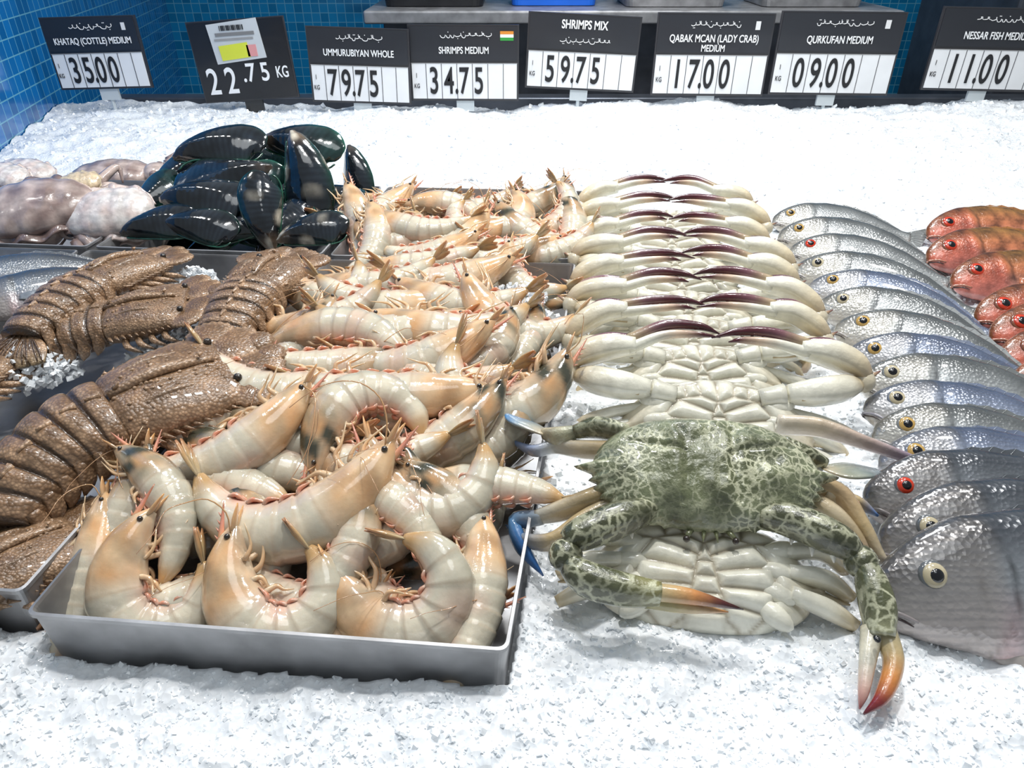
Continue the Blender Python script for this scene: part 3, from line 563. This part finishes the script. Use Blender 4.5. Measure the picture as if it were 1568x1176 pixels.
# ---------------------------------------------------------------- fish
def fish(name,kind,seed,bend=.9,eye='gold'):
    mb=MB(); L=.205; N=64; t=np.linspace(0,.93,N)
    y0=lambda x:-bend*x*x*.6-.011*np.clip(1-x/(.24*L),0,1)**1.6
    x=t*L; P=np.stack([x,y0(x),0*x],1)
    H=.037*np.interp(t,[0,.01,.03,.07,.13,.22,.36,.5,.65,.78,.87,.93],[.10,.24,.38,.54,.70,.88,1,.97,.78,.47,.28,.26])
    Wd=.0155*np.interp(t,[0,.015,.05,.1,.2,.35,.55,.75,.93],[.16,.36,.58,.76,.95,1,.85,.5,.2])
    if kind=='red': top,mid,bel=np.array([.28,.13,.03]),np.array([.50,.17,.08]),np.array([.62,.34,.28])
    elif kind=='dark': top,mid,bel=np.array([.07,.08,.095]),np.array([.26,.28,.30]),np.array([.55,.50,.50])
    elif kind=='blue': top,mid,bel=np.array([.11,.14,.22]),np.array([.38,.43,.54]),np.array([.66,.64,.66])
    else: top,mid,bel=np.array([.12,.13,.13]),np.array([.44,.46,.46]),np.array([.70,.67,.64])
    def col(tt,p):
        d=-np.sin(p)[...,None]; c=mid+(top-mid)*np.clip((d-.10)*1.6,0,1)+(bel-mid)*np.clip(-d*1.2,0,1)
        tx=tt*.93; yr=d[...,0]
        g=np.exp(-((tx-(.285-.07*yr**2))/.006)**2)[...,None]; c=c*(1-.7*g)
        g2=np.exp(-((tx-(.205-.05*yr**2))/.005)**2)[...,None]; c=c*(1-.4*g2)
        hd=np.clip((.27-tx)/.04,0,1)[...,None]; tint=np.array([.50,.46,.38]) if kind!='red' else np.array([.50,.06,.05])
        if kind=='dark': tint=np.array([.36,.31,.27])
        c=c*(1-hd*.5)+tint*hd*.5*(.3+.7*np.clip(1-d,0,1)); 
        pk=np.exp(-((tx-.27)/.03)**2)[...,None]*np.clip(-d,0,1); c=c*(1-pk*.4)+np.array([.6,.25,.25])*pk*.4
        return c
    gill=1+.09*np.exp(-((t-.25)/.02)**2)-.06*np.exp(-((t-.29)/.01)**2)
    mb.sweep(P,Wd*gill,H,(0,0,1),col,30,mi=0,pw=2.)
    es=.85 if kind=='dark' else (1.12 if kind=='red' else 1.)
    for s in(-1,1):
        ex,ey=.115*L,.0075+float(y0(.115*L)); zz=s*.0112
        ew={'gold':(.52,.33,.10),'red':(.60,.04,.01),'silver':(.52,.45,.30)}[eye]
        mb.ell((ex,ey,zz-s*.0012),(.0086*es,.0086*es,.0030),mid*.5,n=22,mi=1); mb.ell((ex,ey,zz),(.0070*es,.0070*es,.0028),ew,n=22,mi=1)
        mb.ell((ex,ey,zz+s*.0011),(.0043*es,.0043*es,.0025),(.004,.004,.006),n=16,mi=1)
        yb=float(y0(0)); lip=mid*.6+np.array([.12,.08,.07])
        mb.limb([(-.001,yb-.0005,s*.001),(.007,yb-.002,s*.0056),(.015,yb-.006,s*.0082)],[.0013,.0015,.0006],lip,n=7,mi=1)
        mb.limb([(-.0005,yb-.0025,s*.001),(.007,yb-.0045,s*.0054),(.013,yb-.008,s*.0072)],[.0006,.0007,.0003],(.03,.015,.015),n=6,mi=1)
        mb.ell((.006,yb+.008,s*.0042),(.001,.001,.0008),(.02,.02,.02),n=8,m=5,mi=1)
        b=np.array([.30*L,-.012,s*.0145]); mb.limb([b,b+[.018,-.004,s*.003],b+[.044,-.014,s*.002]],[.0035,.0070,.001],[mid,mid*.9],n=10,sub=5,flat=.10,mi=1,side=(0,1,0))
        mb.limb([(.05,-.030+float(y0(.05)),s*.004),(.068,-.040,s*.007),(.085,-.046,s*.007)],[.003,.006,.001],(.5,.45,.42),n=8,flat=.15,mi=1,side=(0,1,.3))
    def web(x0,x1,hh,sg,n=16):
        xs=np.linspace(x0,x1,n); V=[];
        for i,xx in enumerate(xs):
            hb=np.interp(xx/L,t,H); base=float(y0(xx))+sg*hb*.93; tp=base+sg*hh*max(0,math.sin(math.pi*min(1,(i+1.5)/n)))**.6*(1 if i%2 else .72)
            V+=[[xx,base,0],[xx+.006,tp,.0]]
        Fc=[(2*i,2*i+2,2*i+3,2*i+1) for i in range(n-1)]
        mb.add(V,Fc,top*.8+mid*.2,1)
        for i in range(0,n,1): mb.limb([V[2*i],V[2*i+1]],[.0006,.0002],mid*.7,sub=2,n=4,mi=1)
    web(.30*L,.84*L,.007,1); web(.60*L,.83*L,.009,-1,8)
    xe=.90*L; yb=float(y0(xe)); V=[[xe,yb+.009,0],[xe,yb-.009,0]]; n=14
    for i in range(n+1):
        f=i/n*2-1; V.append([xe+.022+.024*abs(f)**1.3,yb-.012+f*.036,.0])
    mb.add(V,[(0,1,2)]+[(0 if i>=n//2 else 1,2+i,3+i) for i in range(n)]+[(0,1,2+n//2)],top*.9+mid*.3,1)
    for i in range(n+1): mb.limb([[xe,yb+(i/n-.5)*.014,0],V[2+i]],[.0011,.0004],mid*.8,sub=2,n=4,mi=1)
    return mb.mesh(name,[m_red if kind=='red' else m_fish,m_plain])
def layfish(name,me,hp,tp,tilt,sc=1.):
    x=np.array(tp)-np.array(hp); x[2]=0; x=nrm(x); yh=np.cross([0,0,1],x); y=yh*math.cos(R(tilt))+np.array([0,0,1])*math.sin(R(tilt)); z=np.cross(x,y)
    return obj(name,me,None,M4(np.stack([x,y,z],1),hp,sc))
FS=[fish('fish_mesh',k,i,b,e) for i,(k,b,e) in enumerate([('silver',1.,'gold'),('silver',1.2,'red'),('silver',.9,'silver'),('blue',1.,'gold'),('blue',.8,'silver'),('dark',.3,'silver'),('dark',.3,'silver'),('dark',.6,'red')])]
FL=[(1187,335,1390,352,0),(1193,357,1405,378,0),(1206,381,1425,408,1),(1220,408,1440,445,2),(1238,434,1460,478,3),(1258,462,1500,515,2),(1280,496,1515,548,0),(1300,538,1535,582,3),(1316,576,1560,618,2),(1328,616,1580,655,4),(1338,655,1600,695,0),(1342,700,1640,735,3)]
for i,(u,v,u2,v2,k) in enumerate(FL): layfish('silver_fish',FS[k],G(u+(i*13%9)-4,v,.024),G(u2,v2+(i*7%11)-5,.024),32+(i*5%9),1.0+(i*3%5)*.02)
layfish('silver_fish',FS[7],G(1322,752,.026),G(1620,772,.026),40,1.12)
layfish('silver_fish',FS[5],G(1345,816,.026),G(1640,832,.026),42,1.26)
layfish('silver_fish',FS[6],G(1336,894,.026),G(1700,896,.026),42,1.42)
RF=[fish('red_fish_mesh','red',i+10,.4,'red') for i in range(2)]
for i,(u,v,u2,v2) in enumerate([(1418,352,1620,352),(1418,388,1640,388),(1455,425,1660,428),(1492,478,1690,482),(1515,505,1720,512),(1528,542,1740,552),(1545,580,1750,600)]):
    layfish('red_fish',RF[i%2],G(u,v,.026),G(u2,v2,.026),34,1.15)
layfish('dark_fish',FS[5],G(-60,470,.04),G(110,440,.04),30,.95)
layfish('dark_fish',FS[6],G(-90,440,.04),G(90,415,.04),30,.95)
# ---------------------------------------------------------------- cuttlefish
def cuttle(name,c1,c2,arms=0):
    mb=MB(); N=40; t=np.linspace(0,1,N); P=np.stack([(t-.5)*.15,0*t,.006*np.sin(t*3.14)],1)
    w=.044*np.interp(t,[0,.02,.06,.15,.45,.8,.93,1],[.05,.3,.5,.75,1,.92,.7,.25])*(1+.02*np.sin(t*40))
    def col(tt,p):
        m=np.clip(.55+.7*np.sin(tt*17+np.sin(p*3)*2)*np.cos(p*4+tt*9),0,1)[...,None]
        return np.array(c1)*(1-m)+np.array(c2)*m
    mb.sweep(P,w,w*.5,(0,-1,0),col,30)
    for s in(-1,1):
        q=P.copy(); q[:,1]+=s*w*1.02; q[:,2]-=.004-.004*np.sin(t*25); mb.sweep(q,np.maximum(.011*np.sin(t*3.14),.001),.0018,(0,-1,0),np.array(c1)*.9,8)
    if arms:
        mb.ell((.084,0,.004),(.024,.026,.018),c2)
        for s in(-1,1): mb.ell((.088,s*.021,.009),(.007,.006,.006),(.02,.02,.03)); mb.ell((.088,s*.0195,.009),(.010,.007,.008),c1)
        for j in range(8):
            a=(j-3.5)*.2; mb.limb([(.096,a*.07,.004),(.112,a*.12,.006-.002*(j%2)),(.126,a*.15+.004*math.sin(j*2),-.002),(.132,a*.13+.008*math.cos(j*3),-.012)],[.009,.0075,.005,.0012],[c1,c2,c1],sub=5,n=8)
    return mb.mesh(name,[m_squid])
CT=[cuttle('cuttlefish_mesh',(.26,.18,.16),(.60,.48,.43),1),cuttle('cuttlefish_mesh',(.76,.62,.57),(.83,.78,.74),0),cuttle('cuttlefish_mesh',(.76,.62,.40),(.72,.56,.38),0)]
def pc(k,u,v,z,rz,sc,tl=25,roll=0): obj('cuttlefish',CT[k],None,M4(rot('X',R(tl))@rot('Z',R(rz))@rot('X',R(roll)),G(u,v,z),sc))
pc(0,55,322,.06,195,1.1,30); pc(1,165,328,.055,8,.85,40); pc(2,120,281,.085,10,.42,30); pc(0,170,270,.03,5,.9,10); pc(1,5,270,.06,-20,.6,20); pc(0,20,352,.035,5,1.0,30); pc(1,190,350,.03,170,.7,20); pc(1,40,265,.04,170,.7,15)
# ---------------------------------------------------------------- price signs
def txt(par,s,size,x,z,m,y=-.0045,sx=1.,off=0.,al='CENTER'):
    c=bpy.data.curves.new('lettering','FONT'); c.body=s; c.size=size; c.align_x=al; c.align_y='CENTER'; c.extrude=.0004; c.offset=off
    c.materials.append(m); o=bpy.data.objects.new('lettering',c); link(o,par); o.location=(x,y,z); o.rotation_euler=(R(90),0,0); o.scale=(sx,1,1); return o
HDR=(.018,.020,.026); WP=(.80,.81,.82); FR=(.03,.03,.035)
def arab(mb,x,z,w,seed,c=(.8,.8,.8)):
    rg=np.random.default_rng(seed); k=x-w/2
    while k<x+w/2:
        l=rg.uniform(.008,.016); u=rg.integers(0,3)
        if u==0: pts=[(k,0),(k+l*.4,-.002),(k+l,.001),(k+l,.006)]
        elif u==1: pts=[(k,0),(k+l*.5,.001),(k+l*.8,.005),(k+l*.5,.005),(k+l,0)]
        else: pts=[(k,.001),(k+l*.3,-.004),(k+l*.8,-.004),(k+l,.002)]
        mb.limb([(p[0],-.0042,z+p[1]) for p in pts],[.0009]*len(pts),c,sub=3,n=5,side=(0,1,0))
        if rg.random()<.6:
            for q in range(rg.integers(1,3)): mb.box((k+l*.5+.003*q,-.0042,z+(.008 if u else -.006)),(.0009,.0005,.0009),c)
        k+=l+.0015
def sign(tl,trr,bl,brr,l1,price,seed,style=0,l2=None,yaw=0,lean=0,flag=False,Yp=2.0):
    p=[W(*q,Yp) for q in(tl,trr,bl,brr)]; c=sum(p)/4; w=(np.linalg.norm(p[1]-p[0])+np.linalg.norm(p[3]-p[2]))/2; h=(np.linalg.norm(p[0]-p[2])+np.linalg.norm(p[1]-p[3]))/2
    roll=math.atan2((p[1]-p[0])[2]+(p[3]-p[2])[2],(p[1]-p[0])[0]+(p[3]-p[2])[0])
    e=empty('price_sign',c); e.rotation_euler=(R(lean),-roll,R(yaw))
    mb=MB(); mb.box((0,.002,0),(w/2,.0035,h/2),FR)
    if style==0:
        mb.box((0,-.0022,h*.26),(w/2-.004,.0012,h*.22),HDR)
        mb.box((0,-.0022,-h*.235),(w/2-.005,.0012,h*.235),WP)
        x0=-w/2+.005+w*.13; cw=w*.85/6
        for i in range(6): mb.box((x0+i*cw,-.0036,-h*.235),(.0007,.0005,h*.235),(.05,.05,.06))
        mb.box((0,-.0036,h*.005),(w/2-.004,.0005,.0008),(.3,.3,.3))
        arab(mb,0,h*.36 if seed!=5 else h*.15,w*.42,seed)
        if flag:
            for q,cc in enumerate([(.7,.25,.03),(.8,.8,.8),(.03,.3,.05)]): mb.box((w*.39,-.004,h*(.40-.04*q)),(w*.06,.0005,h*.02),cc)
        elif seed%2==0: mb.box((w*.36,-.004,h*.36),(w*.02,.0005,h*.05),(.75,.75,.75))
        txt(e,'KG',h*.085,-w*.44,-h*.30,m_ink,sx=.7); txt(e,'1',h*.09,-w*.44,-h*.16,m_ink,sx=.7)
        d=[ch for ch in price if ch!='.']
        for i,ch in enumerate(d): txt(e,ch,h*.50,x0+cw*(.5+i*.97),-h*.245,m_ink,sx=.58,off=.0012)
        txt(e,'.',h*.50,x0+cw*1.96,-h*.245,m_ink,sx=.58,off=.001)
        if seed==5: txt(e,l1,h*.155,0,h*.36,m_white,sx=.72,off=.0006)
        else:
            txt(e,l1,h*.125,0,h*(.17 if not l2 else .20),m_white,sx=.72,off=.0003)
            if l2: txt(e,l2,h*.115,0,h*.085,m_white,sx=.72,off=.0003)
    else:
        mb.box((0,-.0022,0),(w/2-.003,.0012,h/2-.003),(.006,.006,.008))
        mb.box((-w*.02,-.0045,h*.24),(w*.26,.0012,h*.24),(.55,.58,.60),Rm=rot('Y',R(-4)))
        mb.box((-w*.06,-.0062,h*.12),(w*.15,.0006,h*.09),(.65,.7,.05),Rm=rot('Y',R(-4))); mb.box((-w*.02,-.0062,h*.33),(w*.2,.0006,h*.02),(.2,.2,.2)); mb.box((-w*.04,-.0062,h*.27),(w*.2,.0006,h*.012),(.3,.3,.3)); mb.box((w*.12,-.0062,h*.12),(w*.05,.0006,h*.07),(.7,.3,.3))
        for q in range(14): mb.box((-w*.16+w*.018*q,-.0064,h*.405),(w*.003*(1+q*7%3),.0006,h*.03),(.03,.03,.03))
        txt(e,'2',h*.46,-w*.36,-h*.25,m_white,sx=.72,off=.001); txt(e,'2',h*.46,-w*.17,-h*.25,m_white,sx=.72,off=.001); txt(e,'.7',h*.32,w*.03,-h*.16,m_white,sx=.8,off=.0008); txt(e,'5',h*.32,w*.20,-h*.16,m_white,sx=.8,off=.0008); txt(e,'KG',h*.2,w*.38,-h*.17,m_white,sx=.62,off=.0005)
    obj('panel',mb.mesh('panel',[m_sign],False),e)
    mb=MB()
    dcol=(.02,.02,.02) if style else (.55,.6,.62)
    mb.limb([(0,.008,-h*.3),(0,.009,-h/2-.0),(0,.006,-h/2-.07)],[.0045,.005,.004],dcol,n=8,side=(1,0,0)); mb.box((0,.006,-h/2-.012),(.022,.004,.014),dcol)
    obj('stand',mb.mesh('stand',[m_sign],False),e)
sign((62,28),(205,22),(92,137),(235,135),'KHATAQ (COTTLE) MEDIUM','3500',2,Yp=1.88)
sign((288,36),(440,22),(312,157),(452,150),'','',1,style=1,Yp=1.93)
sign((475,40),(628,45),(472,155),(628,160),'UMMURUBIYAN WHOLE','7975',3,Yp=1.93)
sign((622,38),(792,37),(632,153),(797,155),'SHRIMPS MEDIUM','3475',7,flag=True,Yp=1.945)
sign((808,18),(980,25),(805,133),(973,143),'SHRIMPS MIX','5975',5,Yp=1.97)
sign((1003,20),(1183,20),(1000,145),(1172,148),'QABAK MCAN (LADY CRAB)','1700',8,l2='MEDIUM',Yp=1.97)
sign((1190,18),(1383,18),(1183,143),(1365,147),'QURKUFAN MEDIUM','0900',12,Yp=1.97)
sign((1440,10),(1625,14),(1415,137),(1597,141),'NESSAR FISH MEDIUM','1100',14,Yp=1.97)
# ---------------------------------------------------------------- room shell and equipment behind
def plane(name,w,h,M,m):
    me=bpy.data.meshes.new(name); me.from_pydata([(0,0,0),(w,0,0),(w,h,0),(0,h,0)],[],[(0,1,2,3)]); me.materials.append(m); o=obj(name,me,None,M); return o
a0=np.array([wallx(.6),.6,-.9]); dx=nrm(np.array([-.2,1.,0])); 
plane('wall_left',2.96,2.6,M4(np.stack([dx,[0,0,1],np.cross(dx,[0,0,1])],1),a0),m_tile)
plane('wall_back',5.0,2.6,M4(np.stack([[1,0,0],[0,0,1],[0,-1,0]],1),(-1.5,3.5,-.9)),m_tile2)
plane('floor',6,5,M4(np.eye(3),(-2.0,-1.2,-.9)),m_floor)
def bbox(name,c,h,m,bev=.006,parent=None):
    mb=MB(); mb.box((0,0,0),h,(.3,.3,.3)); o=obj(name,mb.mesh(name,[m],False),parent,M4(np.eye(3),c)); b=o.modifiers.new('bevel','BEVEL'); b.width=bev; b.segments=3; return o
e=empty('display_counter',(0,0,0))
bbox('cabinet',(.50,1.12,-.48),(1.45,1.0,.40),m_steel,parent=e)
bbox('back_rail',(.60,2.17,-.06),(1.72,.03,.05),m_dsteel,parent=e)
e=empty('steel_worktable')
bbox('worktop',(.36,2.75,.16),(.80,.32,.018),m_steel,parent=e); bbox('base',(.36,2.80,-.38),(.76,.26,.52),m_dsteel,parent=e)
for i,x in enumerate((-.40,.36,1.1)): bbox('post_%d'%i,(x,3.03,.33),(.015,.015,.16),m_steel,parent=e)
bbox('rail',(.36,3.03,.40),(.80,.012,.012),m_steel,parent=e)
def tub(name,c,w,d,h,m):
    mb=MB(); q=[(-w,-d),(w,-d),(w,d),(-w,d)]
    rings=[rloop(q,-.02,.03,-h),rloop(q,0,.04,h-.01),rloop(q,.012,.045,h-.01),rloop(q,.012,.045,h),rloop(q,-.003,.04,h),rloop(q,-.024,.03,-h+.006)]
    n=len(rings[0]); V=np.vstack(rings); Fc=[(i*n+j,i*n+(j+1)%n,(i+1)*n+(j+1)%n,(i+1)*n+j) for i in range(5) for j in range(n)]; Fc+=[tuple(range(5*n,6*n)),tuple(range(n-1,-1,-1))]
    mb.add(V,Fc,(.3,.3,.3)); obj(name,mb.mesh(name,[m],False),None,M4(np.eye(3),c))
tub('black_crate',(-.24,2.68,.245),.17,.16,.065,m_black); tub('blue_crate',(.13,2.70,.262),.15,.15,.082,m_blue)
tub('steel_basin',(.50,2.66,.240),.17,.15,.06,m_steel); tub('steel_basin',(.92,2.66,.240),.17,.15,.06,m_steel)
bbox('steel_cabinet',(2.05,2.75,-.25),(.55,.3,.65),m_dsteel,.01)
# ---------------------------------------------------------------- light
def area(name,loc,tgt,size,power,col=(1,1,1)):
    l=bpy.data.lights.new(name,'AREA'); l.shape='DISK'; l.size=size; l.energy=power; l.color=col
    o=bpy.data.objects.new(name,l); link(o); o.location=loc; d=Vector(tgt)-Vector(loc); o.rotation_euler=d.to_track_quat('-Z','Y').to_euler()
area('ceiling_or_fill_lamp',(.05,.85,1.7),(0,.7,0),.12,15,(1,.985,.96)); area('ceiling_or_fill_lamp',(.8,1.15,1.7),(.6,.8,0),.12,12,(1,.985,.96)); area('ceiling_or_fill_lamp',(-.7,1.1,1.75),(-.5,.8,0),.12,7,(1,.985,.96))
area('ceiling_or_fill_lamp',(.25,1.7,1.3),(.22,1.5,0),.3,15,(.97,.99,1)); area('ceiling_panel_lamp',(.2,.3,2.2),(.1,.8,0),1.0,7,(.95,.985,1)); area('ceiling_or_fill_lamp',(.5,2.6,1.8),(.5,3.0,0),.3,8,(.95,.985,1))  # last lamp here is an added fill, brightening the worktable and back wall
w=bpy.data.worlds.new('world'); scene.world=w; w.use_nodes=True; w.node_tree.nodes['Background'].inputs[0].default_value=(.84,.93,1,1); w.node_tree.nodes['Background'].inputs[1].default_value=.27
cam=bpy.data.cameras.new('camera'); co=bpy.data.objects.new('camera',cam); link(co); co.location=(0,0,CAMH); co.rotation_euler=(R(90-32),0,0)
cam.lens=26; cam.sensor_width=36; cam.clip_start=.01; scene.camera=co
